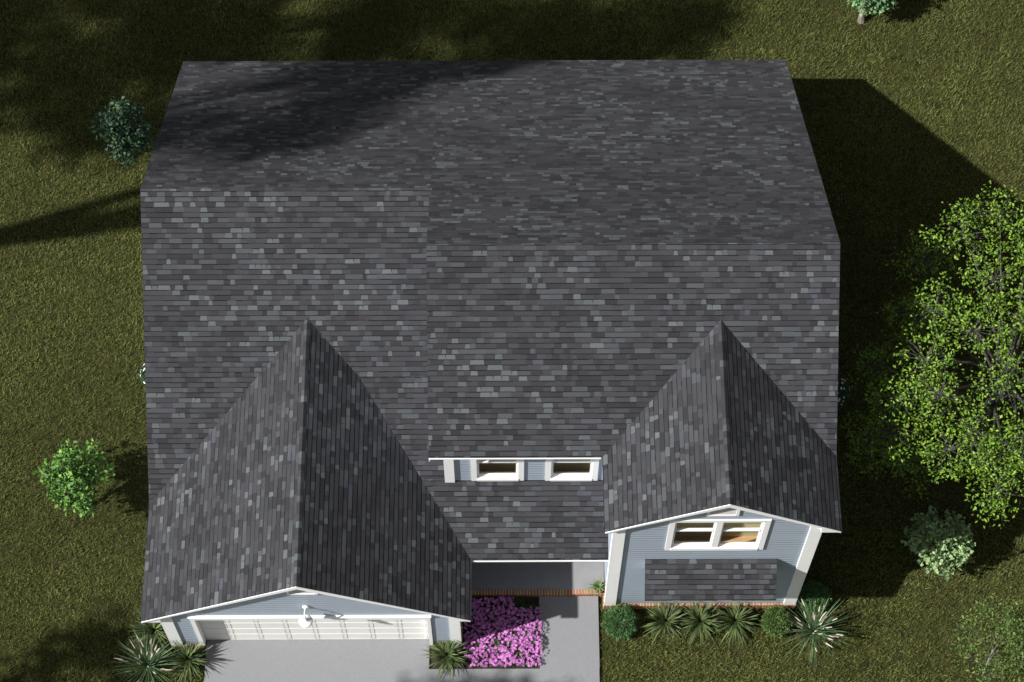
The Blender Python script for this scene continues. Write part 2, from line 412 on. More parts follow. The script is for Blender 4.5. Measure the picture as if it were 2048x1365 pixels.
# corner boards
cb = .030
for (a, b) in (((GL, YGW - cb, .20), (GL + .235, YGW + .01, ZGE + .12)), ((GR - .205, YGW - cb, .19), (GR, YGW + .01, ZGE + .10)),
               ((WL, YFW - cb - .01, .235), (WL + .225, YFW + .01, ZRE + .10)), ((WR - .235, YFW - cb - .01, .235), (WR, YFW + .01, ZRE + .22))):
    board('corner_board', a, b)
board('corner_board', (WL - .028, YFW - cb - .01, .235), (WL - .001, YFW + .10, ZRE - .22))
board('corner_board', (GL - .028, YGW - cb, .20), (GL - .001, YGW + .10, ZGE - .09))
board('corner_board', (WR + .001, YFW - cb - .01, .235), (WR + .028, YFW + .10, ZRE - .22))
board('corner_board', (GR + .001, YGW - cb, .20), (GR + .028, YGW + .10, ZGE - .09))
board('corner_board', (D0 - .01, YD - .045, 2.6), (D0 + .20, YD + .01, 4.93))

# brick base
def base_run(a, b, inn, z1, prot=.045):
    inn = Vector(inn); a = Vector(a) - inn * prot; b = Vector(b) - inn * prot
    bb = MB(); mo = MB(); bricks_row(bb, (a.x, a.y), (b.x, b.y), -.02, z1, (inn.x, inn.y), prot + .03)
    c = a + inn * .004; d = b + inn * .004
    mo.prism([(c.x, c.y, -.02), (d.x, d.y, -.02), (d.x, d.y, z1 - .006), (c.x, c.y, z1 - .006)], (inn.x * .06, inn.y * .06, 0))
    fb = bb.build('brick_base', 'brick', house); mo.build('mortar', 'mortar', fb)
base_run((GL - .04, YGW), (-6.70, YGW), (0, 1), .195, .05)
base_run((-1.70, YGW), (GR + .04, YGW), (0, 1), .18, .05)
base_run((GR, YGW), (GR, YPE - .08), (-1, 0), .18, .05)
base_run((WL - .045, YFW), (WR + .05, YFW), (0, 1), .235, .055)
base_run((WL, YFW), (WL, YPE - .08), (1, 0), .235, .05)
base_run((GL, YGW), (GL, 9.0), (1, 0), .195, .05)
base_run((WR, YFW), (WR, 9.0), (-1, 0), .235, .05)
# porch slab with a brick edge
pf = MB(); pf.box((GR + .01, -3.43, 0), (WL - .01, -1.5, .150)); pfl = pf.build('porch_floor', 'porch', house)
pe = MB(); bricks_row(pe, (GR + .06, -3.545), (WL - .05, -3.545), -.02, .158, (0, 1), .112)
pme = MB(); pme.box((GR + .06, -3.535, -.02), (WL - .05, -3.431, .150))
po = pe.build('brick_edge', 'brick', house); pme.build('mortar', 'mortar', po)

# ------------------------------------------------------------------ windows
def window(x0, x1, z0, z1, y, units=1, case=.115, y_room=.75, rail=None, label=None):
    """casing outer box x0..x1, z0..z1 on wall plane y facing -y"""
    e = empty('window', ((x0 + x1) / 2, y, z0)); attach(e, house); e.location = Vector(e['_wl'])
    fr = MB(); p = .030
    fr.box((x0, y - p, z0), (x0 + case, y + .02, z1)); fr.box((x1 - case, y - p, z0), (x1, y + .02, z1))
    fr.box((x0 + case, y - p - .003, z1 - case * .9), (x1 - case, y + .02, z1)); fr.box((x0 + case, y - p - .012, z0), (x1 - case, y + .02, z0 + case * .95))
    fr.build('frame', 'white', e)
    ix0, ix1, iz0, iz1 = x0 + case, x1 - case, z0 + case * .95, z1 - case * .9
    jb = MB(); d = .09
    jb.box((ix0 - .02, y + .021, iz0 - .03), (ix0 + .012, y + d, iz1 + .03)); jb.box((ix1 - .012, y + .021, iz0 - .03), (ix1 + .02, y + d, iz1 + .03))
    jb.box((ix0 + .013, y - .012, iz0), (ix1 - .013, y + d, iz0 + .035)); jb.box((ix0 + .013, y + .021, iz1 - .01), (ix1 - .013, y + d, iz1 + .03))
    jb.build('jamb', 'white', e)
    W_ = (ix1 - ix0) / units; mull = .13
    if units == 2:
        xm = (ix0 + ix1) / 2; m_ = MB(); m_.box((xm - mull / 2, y - .022, iz0 + .036), (xm + mull / 2, y + d, iz1 - .011)); m_.build('mullion', 'white', e)
    spans = [(ix0 + .014, ix1 - .014)] if units == 1 else [(ix0 + .014, xm - mull / 2 - .001), (xm + mull / 2 + .001, ix1 - .014)]
    sw = .035
    zr = rail if rail else (iz0 + iz1) / 2
    for a, b in spans:
        s = MB(); ya, yb = y + .028, y + .058
        s.box((a, ya, iz0 + .037), (a + sw, yb, iz1 - .012)); s.box((b - sw, ya, iz0 + .037), (b, yb, iz1 - .012))
        s.box((a + sw + .001, ya - .002, iz0 + .037), (b - sw - .001, yb, iz0 + .105)); s.box((a + sw + .001, ya, iz1 - .05), (b - sw - .001, yb, iz1 - .012))
        s.box((a + sw + .001, ya - .02, zr - .025), (b - sw - .001, yb + .01, zr + .025))
        so = s.build('sash', 'white', e)
        g = MB(); g.face([(a + sw, y + .045, iz0 + .1), (b - sw, y + .045, iz0 + .1), (b - sw, y + .045, iz1 - .04), (a + sw, y + .045, iz1 - .04)])
        g.build('pane', 'glass', so)
    return e
window(3.205, 5.222, 3.745, 5.46, YFW, 2, .115, rail=4.76)
window(-.795, .322, 2.872, 4.55, YD, 1, .12, rail=3.80)
window(.772, 1.888, 2.860, 4.55, YD, 1, .12, rail=3.80)
window(3.30, 5.10, .75, 2.40, YFW - .016, 2, .11)
# rooms behind the glass
rm = MB(); rw = MB()
a_, b_, f_ = YFW + .10, YFW + .47, 3.20
rm.box((2.3, a_, f_ - .03), (6.1, b_, f_)); rw.box((2.3, b_, f_ - .03), (6.1, b_ + .04, 5.15)); rw.box((5.25, a_, f_ + .001), (5.29, b_ - .001, 5.1)); rw.box((3.1, a_, f_ + .001), (3.14, b_ - .001, 5.0))
rm.build('room_floor', 'wood_floor', house); rw.build('room_wall', 'room_wall', house)
rm = MB(); rw = MB(); a_, b_, f_ = YD + .10, YD + .38, 2.45
rm.box((-1.2, a_, f_ - .03), (2.08, b_, f_)); rw.box((-1.2, b_, f_ - .03), (2.08, b_ + .04, 4.9)); rw.box((2.04, a_, f_ + .001), (2.08, b_ - .001, 4.9)); rw.box((.5, a_, f_ + .001), (.54, b_ - .001, 4.9)); rw.box((-.86, a_, f_ + .001), (-.83, b_ - .001, 4.9))
rm.build('room_floor', 'wood_floor', house); rw.build('room_wall', 'room_wall', house)

# gable vents
for (xc, z0, z1, y) in ((-4.235, 3.585, 4.11, YGW), (4.226, 5.705, 6.29, YFW)):
    w = .318; v = MB(); f = .06; yy = y - .032
    v.box((xc - w, yy, z0), (xc - w + f, y + .01, z1)); v.box((xc + w - f, yy, z0), (xc + w, y + .01, z1)); v.box((xc - w + f, yy - .002, z0), (xc + w - f, y + .01, z0 + f)); v.box((xc - w + f, yy, z1 - f), (xc + w - f, y + .01, z1))
    vo = v.build('gable_vent', 'white', house)
    lv = MB(); k = z0 + f + .01
    while k < z1 - f - .03:
        lv.prism([(xc - w + f, y - .026, k), (xc + w - f, y - .026, k), (xc + w - f, y - .016, k + .0), (xc - w + f, y - .016, k + .0)], (0, .012, .036)); k += .042
    lv.box((xc - w + f, y - .012, z0 + f), (xc + w - f, y - .005, z1 - f)); lv.build('louver', 'louver_shade', vo)

# garage opening trim and door
board('door_trim', (-6.752, YGW - .032, .12), (-6.66, YGW + .13, 1.955)); board('door_trim', (-1.745, YGW - .032, .12), (-1.668, YGW + .13, 1.955))
board('door_trim', (-6.752, YGW - .036, 1.958), (-1.668, YGW + .13, 2.13)); board('door_trim', (-6.775, YGW - .062, 2.131), (-1.645, YGW + .0, 2.165))
gd = empty('garage_door', (-4.2, YGW + .14, .04)); attach(gd, house); gd.location = Vector(gd['_wl'])
dx0, dx1, dz0, dz1, dy = -6.66, -1.745, .045, 1.97, YGW + .135
sl_ = MB(); sl_.box((dx0, dy + .022, dz0), (dx1, dy + .05, dz1)); sl_.build('door_panel', 'door_white', gd)
NX, NZ = 8, 5; pw, ph = (dx1 - dx0) / NX, (dz1 - dz0) / NZ; st, ra = .070, .026
stl = MB()
for i in range(NX + 1):
    x = dx0 + i * pw; a, b = max(dx0, x - st / 2), min(dx1, x + st / 2)
    for j in range(NZ): stl.box((a, dy + .008, dz0 + j * ph + .004), (b, dy + .0215, dz0 + (j + 1) * ph - .004))
for j in range(NZ):
    for i in range(NX):
        a, b = dx0 + i * pw + st / 2 + .0005, dx0 + (i + 1) * pw - st / 2 - .0005
        for zz in ((dz0 + j * ph + .004, dz0 + j * ph + ra), (dz0 + (j + 1) * ph - ra, dz0 + (j + 1) * ph - .004)): stl.box((a, dy + .008, zz[0]), (b, dy + .0215, zz[1]))
        # flat field with a narrow shadow gap along its left edge
        m_ = .022; e0, e1 = dz0 + j * ph + ra + .004, dz0 + (j + 1) * ph - ra - .004
        stl.box((a + m_, dy + .0105, e0), (b - .030, dy + .0215, e1)); stl.box((b - .026, dy + .0085, e0), (b - .014, dy + .0215, e1))
stl.build('door_frame', 'door_white', gd)

# small shed roof over the ground floor window of the right wing
aw = MB(); ad = MB(); A0, A1 = 2.835, 5.585
p0 = Vector((A0, -4.53, 2.625)); p1 = Vector((A1, -4.53, 2.625)); U = Vector((1, 0, 0)); V = Vector((0, .735, .525)).normalized(); L_ = math.hypot(.735, .525)
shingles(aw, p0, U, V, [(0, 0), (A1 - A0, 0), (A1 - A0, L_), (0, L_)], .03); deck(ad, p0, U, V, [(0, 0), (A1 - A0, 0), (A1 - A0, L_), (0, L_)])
awo = aw.build('awning_roof', 'shingle', house); ad.build('roof_deck', 'deck', awo)
for x in (A0 + .03, A1 - .06):
    ck = MB(); ck.prism([(x, YFW - .02, 3.08), (x, -4.50, 2.57), (x, YFW - .02, 2.57)], (.03, 0, 0))
    ck.build('awning_side', 'siding', awo)

# gooseneck lamp over the garage door
lp = empty('wall_lamp', (-4.235, YGW, 2.76)); tag(lp, 'white gooseneck lamp with round dish shade above the garage door', 'lamp')
b_ = MB(); b_.tube([(-4.235, YGW - .012, 2.77), (-4.235, YGW - .035, 2.77), (-4.235, YGW - .05, 2.77)], [.075, .070, .03], 16); b_.build('mount', 'white', lp)
a_ = MB(); pts = []
for k in range(11):
    t = k / 10; pts.append((-4.24, YGW - .04 - .22 * math.sin(t * math.pi / 2), 2.77 + .10 * math.sin(t * math.pi) - .02 * t))
pts.append((-4.24, YGW - .262, 2.68)); a_.tube(pts, .019, 8); a_.build('arm', 'white', lp, True)
s_ = MB(); s_.lathe([(.0, .10), (.035, .095), (.04, .05), (.055, .035), (.13, .012), (.148, -.014), (.144, -.018), (.05, .02), (0, .03)], (-4.24, YGW - .262, 2.60), 28); s_.build('shade', 'white', lp, True)

# ------------------------------------------------------------------ the ground
def lawn_z(x, y):
    t = np.clip((x - 6.6) / 2.5, 0, 1); return -.012 - .10 * t * t * (3 - 2 * t)
gx = np.concatenate([[-600, -60], np.linspace(-16, 16, 65), [60, 600]]); gy = np.concatenate([[-600, -60], np.linspace(-10, 16, 53), [60, 600]])
XX, YY = np.meshgrid(gx, gy); ZZ = lawn_z(XX, YY)
V_ = np.stack([XX.ravel(), YY.ravel(), ZZ.ravel()], 1); nx = len(gx); ii = np.arange(len(gy) - 1)[:, None] * nx + np.arange(nx - 1)[None]
F_ = np.stack([ii, ii + 1, ii + nx + 1, ii + nx], -1).reshape(-1, 4)
g_ = np_mesh('ground', V_, F_, np.ones((len(F_), 3)), 'lawn'); tag(g_, kind='structure')
dv = MB()
dv.prism([(-6.655, -4.60, .05), (-6.655, -14, .05), (1.965, -14, .05), (1.965, -5.205, .05), (-1.755, -5.205, .05), (-1.755, -4.60, .05)], (0, 0, -.14))
dv.box((-6.655, -4.5995, -.09), (-1.755, YGW + .20, .046))
tag(dv.build('driveway', 'concrete'), kind='structure')
wk = MB(); wk.box((.665, -5.2045, -.09), (1.972, -3.548, .05)); tag(wk.build('walkway', 'concrete'), kind='structure')
sb = MB(); sb.box((-1.753, -5.203, -.08), (.663, -3.548, .012)); tag(sb.build('flower_bed_soil', 'soil'), kind='structure')

# ------------------------------------------------------------------ grass
def grass():
    r = np.random.default_rng(11)
    n = 560000
    x = r.uniform(-13.8, 14.0, n); y = r.uniform(-6.6, 13.4, n)
    bad = (x > -7.35) & (x < 6.27) & (y > -3.7) & (y < 9)
    bad |= (x > -7.40) & (x < -1.0) & (y > -4.7) & (y < 9)
    bad |= (x > 2.09) & (x < 6.32) & (y > -3.83) & (y < 9)
    bad |= (x > -6.68) & (x < 1.99) & (y < -3.5)
    # the camera's view at ground level, with a margin
    w = 11.6 + (y + 5.5) * .11 + .9
    bad |= np.abs(x) > w
    x, y = x[~bad], y[~bad]; n = len(x)
    # uneven growth
    pn = np.sin(x * 1.7 + 2 * np.sin(y * .9)) * np.sin(y * 1.3 + 1.5 * np.sin(x * .7)) + .6 * np.sin(x * 4.1 + y * 3.3) * np.sin(y * 5.2 - x * 2.1)
    L = r.uniform(.045, .115, n) * (1 + .12 * pn); wd = r.uniform(.0042, .0078, n); a = r.uniform(0, 2 * math.pi, n); lean = r.uniform(.35, 1.0, n)
    z = lawn_z(x, y)
    dx, dy = np.cos(a), np.sin(a); px, py = -dy, dx
    V = np.zeros((n, 5, 3))
    V[:, 0] = np.stack([x - px * wd, y - py * wd, z], 1); V[:, 1] = np.stack([x + px * wd, y + py * wd, z], 1)
    hx, hy, hz = x + dx * L * lean * .4, y + dy * L * lean * .4, z + L * (1.05 - lean * .45) * .75
    V[:, 2] = np.stack([hx + px * wd * .8, hy + py * wd * .8, hz], 1); V[:, 3] = np.stack([hx - px * wd * .8, hy - py * wd * .8, hz], 1)
    V[:, 4] = np.stack([x + dx * L * lean, y + dy * L * lean, z + L * (1.05 - lean * .5)], 1)
    idx = np.arange(n) * 5
    F1 = np.stack([idx, idx + 1, idx + 2], 1); F2 = np.stack([idx, idx + 2, idx + 3], 1); F3 = np.stack([idx + 3, idx + 2, idx + 4], 1)
    F = np.concatenate([F1, F2, F3])
    k = r.random(n)[:, None]; big = np.sin(x * .55 + 1.3 * np.sin(y * .42 + 1)) * np.sin(y * .6 + 1.1 * np.sin(x * .37 + 2)) + .5 * np.sin(x * 1.15 - y * .9) * np.sin(y * 1.4 + x * .3)
    bright = r.uniform(.68, 1.72, n)[:, None] * (1 + .13 * pn[:, None] + .16 * big[:, None])
    c = np.where(k < .55, np.array([[.071, .088, .023]]), np.where(k < .84, np.array([[.112, .120, .036]]), np.where(k < .95, np.array([[.046, .066, .016]]), np.array([[.120, .080, .042]]))))
    c = c * bright
    return np_mesh('grass', V.reshape(-1, 3), F, np.concatenate([c, c, c]), 'blade')
tag(grass(), 'short olive green mown lawn around the house', 'grass', kind='stuff')

# ------------------------------------------------------------------ plants
def leaf_mesh(name, P, D, Nn, size, asp, tints, parent, m='leaf', fold=.25, r=None):
    """P centres, D direction, Nn rough normals, each leaf two folded triangles around a midrib"""
    n = len(P); D = D / np.linalg.norm(D, axis=1)[:, None]
    Sx = np.cross(D, Nn); Sx /= (np.linalg.norm(Sx, axis=1)[:, None] + 1e-9); Nn = np.cross(Sx, D)
    s = size[:, None]; w = s * asp
    base = P; tip = P + D * s; mid = P + D * s * .45
    lft = mid + Sx * w * .5 + Nn * w * fold; rgt = mid - Sx * w * .5 + Nn * w * fold
    V = np.stack([base, lft, tip, rgt], 1).reshape(-1, 3); i = np.arange(n) * 4
    F = np.concatenate([np.stack([i, i + 2, i + 1], 1), np.stack([i, i + 3, i + 2], 1)])
    return np_mesh(name, V, F, np.concatenate([tints, tints]), m, parent)
def rnd_dirs(r, n):
    v = r.normal(size=(n, 3)); return v / np.linalg.norm(v, axis=1)[:, None]
def tint_arr(r, n, cols, wts, jit=.25):
    c = np.array(cols)[r.choice(len(cols), n, p=wts)]; return c * r.uniform(1 - jit, 1 + jit, n)[:, None]

def tree(name, label, cat, base, h_trunk, tr, centre, rad, n_clump, leaves_per, clump_r, leaf, asp, cols, wts, seed, group=None, bark='bark', droop=0., limb_n=7, up=.5, lean=None, shell=.55, twig=True, crown_name='crown', limb=1., extra=None, even=True):
    """tapered trunk, limbs that reach every clump of leaves, clumps spread unevenly through the crown's volume"""
    r = np.random.default_rng(seed); root = empty(name, base); tag(root, label, cat, group)
    base = np.array(base, float); centre = np.array(centre, float); rad = np.array(rad, float)
    tk = MB()
    top = np.array([centre[0], centre[1], base[2] + h_trunk])
    pts = []; k_ = 6
    for k in range(k_ + 1):
        t = k / k_; p = base * (1 - t) + top * t; p = p + np.array([math.sin(t * 5 + seed), math.cos(t * 4 + seed * 2), 0]) * tr * .6 * math.sin(t * math.pi); pts.append(p)
    tk.tube(pts, [tr * (1.25 if k == 0 else 1 - .55 * k / k_) for k in range(k_ + 1)], 8)
    # clump centres: lobes over the crown
    lobes = []
    for i in range(limb_n):
        a = 2 * math.pi * (i + r.uniform(-.3, .3)) / limb_n; e = r.uniform(-.35, .9)
        d = np.array([math.cos(a) * math.cos(e), math.sin(a) * math.cos(e), math.sin(e)])
        lobes.append(centre + d * rad * r.uniform(.55, .78))
    lobes.append(centre + np.array([0, 0, rad[2] * .7]))
    for q in (extra or []): lobes.append(np.array(q, float))
    lobes = np.array(lobes)
    for q in lobes:
        t0 = r.uniform(.45, 1.0); s = base * (1 - t0) + top * t0; mid = (s + q) / 2 + np.array([0, 0, .12 * np.linalg.norm(q - s)])
        tk.tube([s, s * .6 + mid * .4, mid, q * .6 + mid * .4, q], [v * tr * limb for v in (.5, .42, .32, .22, .12)], 6, cap=False)
    cc = []; per = n_clump // len(lobes)
    for q in lobes:
        v = rnd_dirs(r, per) * (r.random((per, 1)) ** .45) * rad * shell
        p = q + v
        e = ((p - centre) / rad); nrm = np.linalg.norm(e, axis=1)
        if even: p = np.where((nrm > 1.02)[:, None], centre + e / nrm[:, None] * rad * r.uniform(.85, 1.02, (per, 1)), p)
        cc.append(p)
        if twig:
            for w in p[::2]:
                m_ = (q + w) / 2 + r.normal(size=3) * .05 * np.linalg.norm(w - q); tk.tube([q, m_, w], [v * tr * limb for v in (.13, .08, .035)], 4, cap=False)
    cc = np.concatenate(cc); tk.build('trunk', bark, root)
    n = len(cc) * leaves_per; C = np.repeat(cc, leaves_per, 0)
    off = rnd_dirs(r, n) * (r.random((n, 1)) ** .5) * clump_r * np.array([1, 1, .75])
    P = C + off; P[:, 2] = np.maximum(P[:, 2], base[2] + .05)
    D = off / clump_r + r.normal(size=(n, 3)) * .5; D[:, 2] -= droop; N = rnd_dirs(r, n) * .8; N[:, 2] += up
    size = leaf * r.uniform(.65, 1.3, n)
    leaf_mesh(crown_name, P, D, N, size, asp, tint_arr(r, n, cols, wts), root)
    return root

LIME = ([(.110, .20, .015), (.165, .265, .026), (.038, .08, .008)], [.5, .25, .25])
# lime green tree right of the house
LIMBS = [(8.96, 2.46, 4.6), (9.78, 2.85, 5.0), (10.52, 3.23, 5.2), (10.16, 1.46, 5.6), (8.93, 0.97, 5.2), (9.53, 0.12, 6.0), (10.48, 0.34, 6.0), (8.67, -0.09, 5.0), (8.19, -0.73, 4.4), (8.13, -1.2, 3.9), (8.82, -1.07, 5.4), (9.42, -1.65, 5.2), (10.03, -1.01, 6.0), (10.53, -2.11, 5.5), (9.09, -1.95, 4.6), (9.83, -2.21, 4.4), (10.12, -2.74, 4.2), (10.43, -1.96, 4.6), (11.38, 2.17, 5.6), (11.47, -0.44, 6.2), (11.55, -2.13, 5.0), (11.11, 2.74, 5.2), (8.28, 1.06, 2.0), (7.93, -0.63, 2.0), (8.72, -1.31, 2.2), (8.96, 1.81, 3.0), (12.48, 1.29, 5.0), (12.71, -1.02, 5.0)]   # ends of the limbs
tree('tree', 'big lime green leafy tree at the right edge beside the house', 'tree', (10.75, .3, -.11), 3.2, .15, (10.9, .35, 4.6), (2.6, 2.8, 2.4),
     1650, 12, .16, .076, .54, *LIME, 21, limb_n=0, up=.9, shell=.27, droop=.2, limb=.5, bark='darkbark', even=False, extra=LIMBS)
TEAL = ([(.085, .17, .065), (.12, .24, .10), (.045, .10, .05)], [.5, .25, .25])
DTEAL = ([(.024, .058, .026), (.04, .085, .034), (.014, .036, .018)], [.5, .2, .3])  # dark blue-green, darkened further: shade around the tree put into leaf colour
LGRN = ([(.10, .21, .035), (.15, .29, .055), (.05, .12, .03)], [.5, .25, .25])
tree('small_tree', 'small dark blue-green tree by the upper left roof edge', 'tree', (-9.15, 7.75, 0), .7, .05, (-9.25, 7.85, 1.05), (.55, .70, .90), 190, 15, .15, .10, .7, *DTEAL, 3, even=False, group='small trees on the lawn')
tree('small_tree', 'bright green small tree on the lawn left of the house', 'tree', (-9.45, -1.35, 0), .7, .05, (-9.62, -1.15, 1.0), (.62, .78, .85), 170, 14, .16, .105, .7, *LGRN, 4, even=False, group='small trees on the lawn')
tree('small_tree', 'blue-green small tree cut off by the top edge, right of the roof', 'tree', (8.95, 11.70, -.1), 1.0, .08, (8.90, 11.98, .85), (.80, .50, .62), 300, 14, .17, .095, .8, [(.14, .26, .11), (.19, .33, .15), (.07, .14, .07)], [.5, .3, .2], 5, extra=[(9.3, 12.7, 2.0), (9.6, 12.9, 2.3), (9.9, 12.6, 1.8)], group='small trees on the lawn')
tree('small_tree', 'pale blue-green shrubby tree at lower right, below the lime green tree', 'tree', (9.55, -2.85, -.11), .5, .04, (9.47, -2.60, .80), (.68, .68, .72), 150, 15, .12, .095, 1.0, [(.21, .31, .13), (.27, .39, .18), (.11, .17, .08)], [.5, .3, .2], 6, group='small trees on the lawn')
# slim saplings in the lower right corner
BIR = ([(.07, .115, .022), (.11, .16, .032), (.035, .065, .014)], [.5, .2, .3])
tree('sapling', 'sparse sapling with pale thin stems in the lower right corner', 'tree', (10.35, -5.35, -.11), 1.4, .015, (10.35, -5.15, 1.35), (.85, 1.0, 1.1), 250, 8, .14, .075, .5, *BIR, 8, bark='palebark', limb_n=14, limb=.32, group='saplings in the lower right corner')
tree('sapling', 'taller sapling cut off by the right edge in the lower right corner', 'tree', (11.2, -5.2, -.11), 1.5, .016, (11.1, -5.1, 1.4), (.8, .9, 1.1), 420, 8, .14, .075, .5, *BIR, 9, bark='palebark', limb_n=14, limb=.32, group='saplings in the lower right corner')
# big trees left of the frame whose shade lies on lawn and roof
BIG = ([(.06, .12, .02), (.08, .16, .03), (.04, .08, .015)], [.5, .25, .25])
tree('tall_tree', 'tall tree whose trunk and crown shade the left lawn and the back roof', 'tree', (-20.4, 4.2, 0), 14, .40, (-21.0, 1.6, 17.6), (2.7, 2.2, 2.8), 230, 12, .36, .24, .7, *BIG, 31, twig=False, limb_n=8, shell=.36)
tree('tall_tree', 'tall tree whose crown shades the lawn behind the roof', 'tree', (-20.5, 6.8, 0), 12, .30, (-19.0, 7.5, 16), (3.0, 3.0, 3.0), 560, 12, .42, .26, .7, *BIG, 32, twig=False, limb=.4, limb_n=0, shell=.36, even=False, extra=[(-26.21, 5.28, 16), (-25.48, 5.96, 17), (-21.15, 5.59, 15.5), (-20.87, 5.53, 16.5), (-17.55, 5.25, 16), (-17.26, 5.78, 17), (-14.11, 5.57, 15.5), (-14.18, 6.1, 16.5), (-12.9, 5.68, 16), (-21.95, 6.25, 17), (-16.26, 4.54, 15.5), (-18.99, 6.42, 16.5)] + [(-17.5, 4.3, 17), (-16.2, 4.6, 16.6)])
tree('tall_tree', 'tall tree whose crown shades the upper left corner of the lawn', 'tree', (-30.5, 4.5, 0), 12, .30, (-29.8, 4.5, 16.5), (4.4, 3.4, 4.0), 420, 12, .5, .28, .7, *BIG, 33, twig=False, limb=.4, limb_n=10, shell=.3)
tree('tall_tree', 'tree whose leaves shade the lower edge of the driveway', 'tree', (-12.6, -10.9, 0), 6, .15, (-12.0, -10.0, 9.2), (3.2, 1.4, 2.2), 130, 7, .45, .22, .7, *BIG, 34, twig=False, limb_n=9, shell=.28)
tree('tall_tree', 'tree whose leaves shade the lower left corner of the lawn', 'tree', (-20.2, -9.3, 0), 6, .15, (-19.8, -8.6, 9.2), (2.0, 1.2, 1.8), 90, 8, .45, .24, .7, *BIG, 35, twig=False, limb_n=7, shell=.32)

def yucca(name, label, base, n, length, width, cols, seed, group, plumes=0, rise=.75):
    r = np.random.default_rng(seed); root = empty(name, base); tag(root, label, 'plant', group)
    V = []; F = []; T = []; SEG = 6
    for i in range(n):
        a = i * 2.39996 + r.uniform(-.25, .25); e = r.uniform(.12, 1.32) if i < n * .8 else r.uniform(1.2, 1.5)
        L = length * r.uniform(.72, 1.1) * (1 - .15 * (e > 1.2)); w = width * r.uniform(.8, 1.2)
        d = np.array([math.cos(a), math.sin(a)]); pr = np.array([-d[1], d[0]]); p = np.array([0., 0., .08 + .12 * r.random()]); ang = e
        bend = r.uniform(.03, .16); tc = np.array(cols[0]) * r.uniform(.7, 1.25) if r.random() < .75 else np.array(cols[1]) * r.uniform(.8, 1.2)
        i0 = len(V)
        for k in range(SEG + 1):
            t = k / SEG; ww = w * (.55 + .9 * t if t < .35 else (1 - ((t - .35) / .65) ** 1.6) * .865) + .001
            c = np.array(base) + np.array([d[0] * p[0], d[1] * p[0], p[2]]); dr = np.array([pr[0], pr[1], 0]) * ww * .5
            V += [c - dr + np.array([0, 0, ww * .16]), c, c + dr + np.array([0, 0, ww * .16])]
            step = L / SEG; p = p + np.array([math.cos(ang) * step, 0, math.sin(ang) * step]); ang -= bend
        for k in range(SEG):
            for q in (0, 1): F.append([i0 + k * 3 + q, i0 + k * 3 + q + 1, i0 + k * 3 + q + 4, i0 + k * 3 + q + 3]); T.append(tc)
    np_mesh('leaves', np.array(V), np.array(F), np.array(T), 'leaf', root)
    for i in range(plumes):
        a = i * 2.39996 + 1.; e = r.uniform(.35, 1.45); L = length * r.uniform(.38, .62) * (1.15 if e > .9 else 1); d = np.array([math.cos(a) * math.cos(e), math.sin(a) * math.cos(e), math.sin(e)])
        b = np.array(base); st = MB(); q0 = b + d * L * .2 + np.array([0, 0, .1]); q1 = b + d * L + np.array([0, 0, .12])
        st.tube([q0, (q0 + q1) / 2, q1], .005, 4, (.08, .13, .05)); d2 = d + r.normal(size=3) * .12; d2 /= np.linalg.norm(d2)
        Lp = r.uniform(.15, .25); pts = [q1 + d2 * Lp * t for t in (0, .2, .5, .8, 1.)]
        ph_ = st.build('stem', 'leaf', root)
        pl = MB(); pk = (.62, .52, .46)
        nn = 46
        for k in range(nn):
            t = k / nn; c = q1 + d2 * Lp * t; u = rnd_dirs(r, 1)[0]; u = u - d2 * u.dot(d2) if False else u; rr = .020 * (1 - t * .6)
            g1 = c + u * rr; g2 = c + d2 * .022 + np.cross(u, d2) * .008
            pl.face([c, g1, g2 + u * rr * .8], tuple(v * r.uniform(.8, 1.15) for v in pk))
        pl.tube(pts, [.008, .014, .013, .009, .003], 6, pk)
        pl.build('plume', 'petal', ph_)
    return root
YC = [(.066, .094, .032), (.13, .17, .060)]
yg = 'spiky green plants along the house'
yucca('spiky_plant', 'spiky green plant beside the left corner board of the garage', (-7.78, -4.38, 0), 144, 0.64, 0.043, YC, 1, yg)
yucca('spiky_plant', 'spiky green plant at the driveway edge, left of the garage door', (-7.02, -5.02, 0), 136, 0.61, 0.037, YC, 2, yg)
yucca('spiky_plant', 'spiky green plant between the garage door and the pink flowers', (-1.37, -4.95, 0), 153, 0.58, 0.039, YC, 3, yg)
yucca('spiky_plant', 'spiky green plant next to the leftmost round bush of the right wing', (3.42, -4.20, 0), 140, 0.61, 0.040, YC, 4, yg)
yucca('spiky_plant', 'middle spiky green plant of the three below the small awning roof', (4.20, -4.20, 0), 140, 0.61, 0.040, YC, 5, yg)
yucca('spiky_plant', 'spiky green plant next to the lighter round bush, right of two like it', (4.95, -4.20, 0), 140, 0.64, 0.039, YC, 6, yg)
PC = [(.075, .14, .060), (.14, .235, .11)]
pg = 'plants with white plumes'
yucca('plumed_plant', 'thin leaved plant with white plumes at the lower left corner of the house', (-7.88, -5.15, 0), 115, .98, .0155, PC, 7, pg, 30)
yucca('plumed_plant', 'thin leaved plant with white plumes at the right corner of the right wing', (6.68, -4.42, 0), 115, .98, .0155, PC, 8, pg, 30)

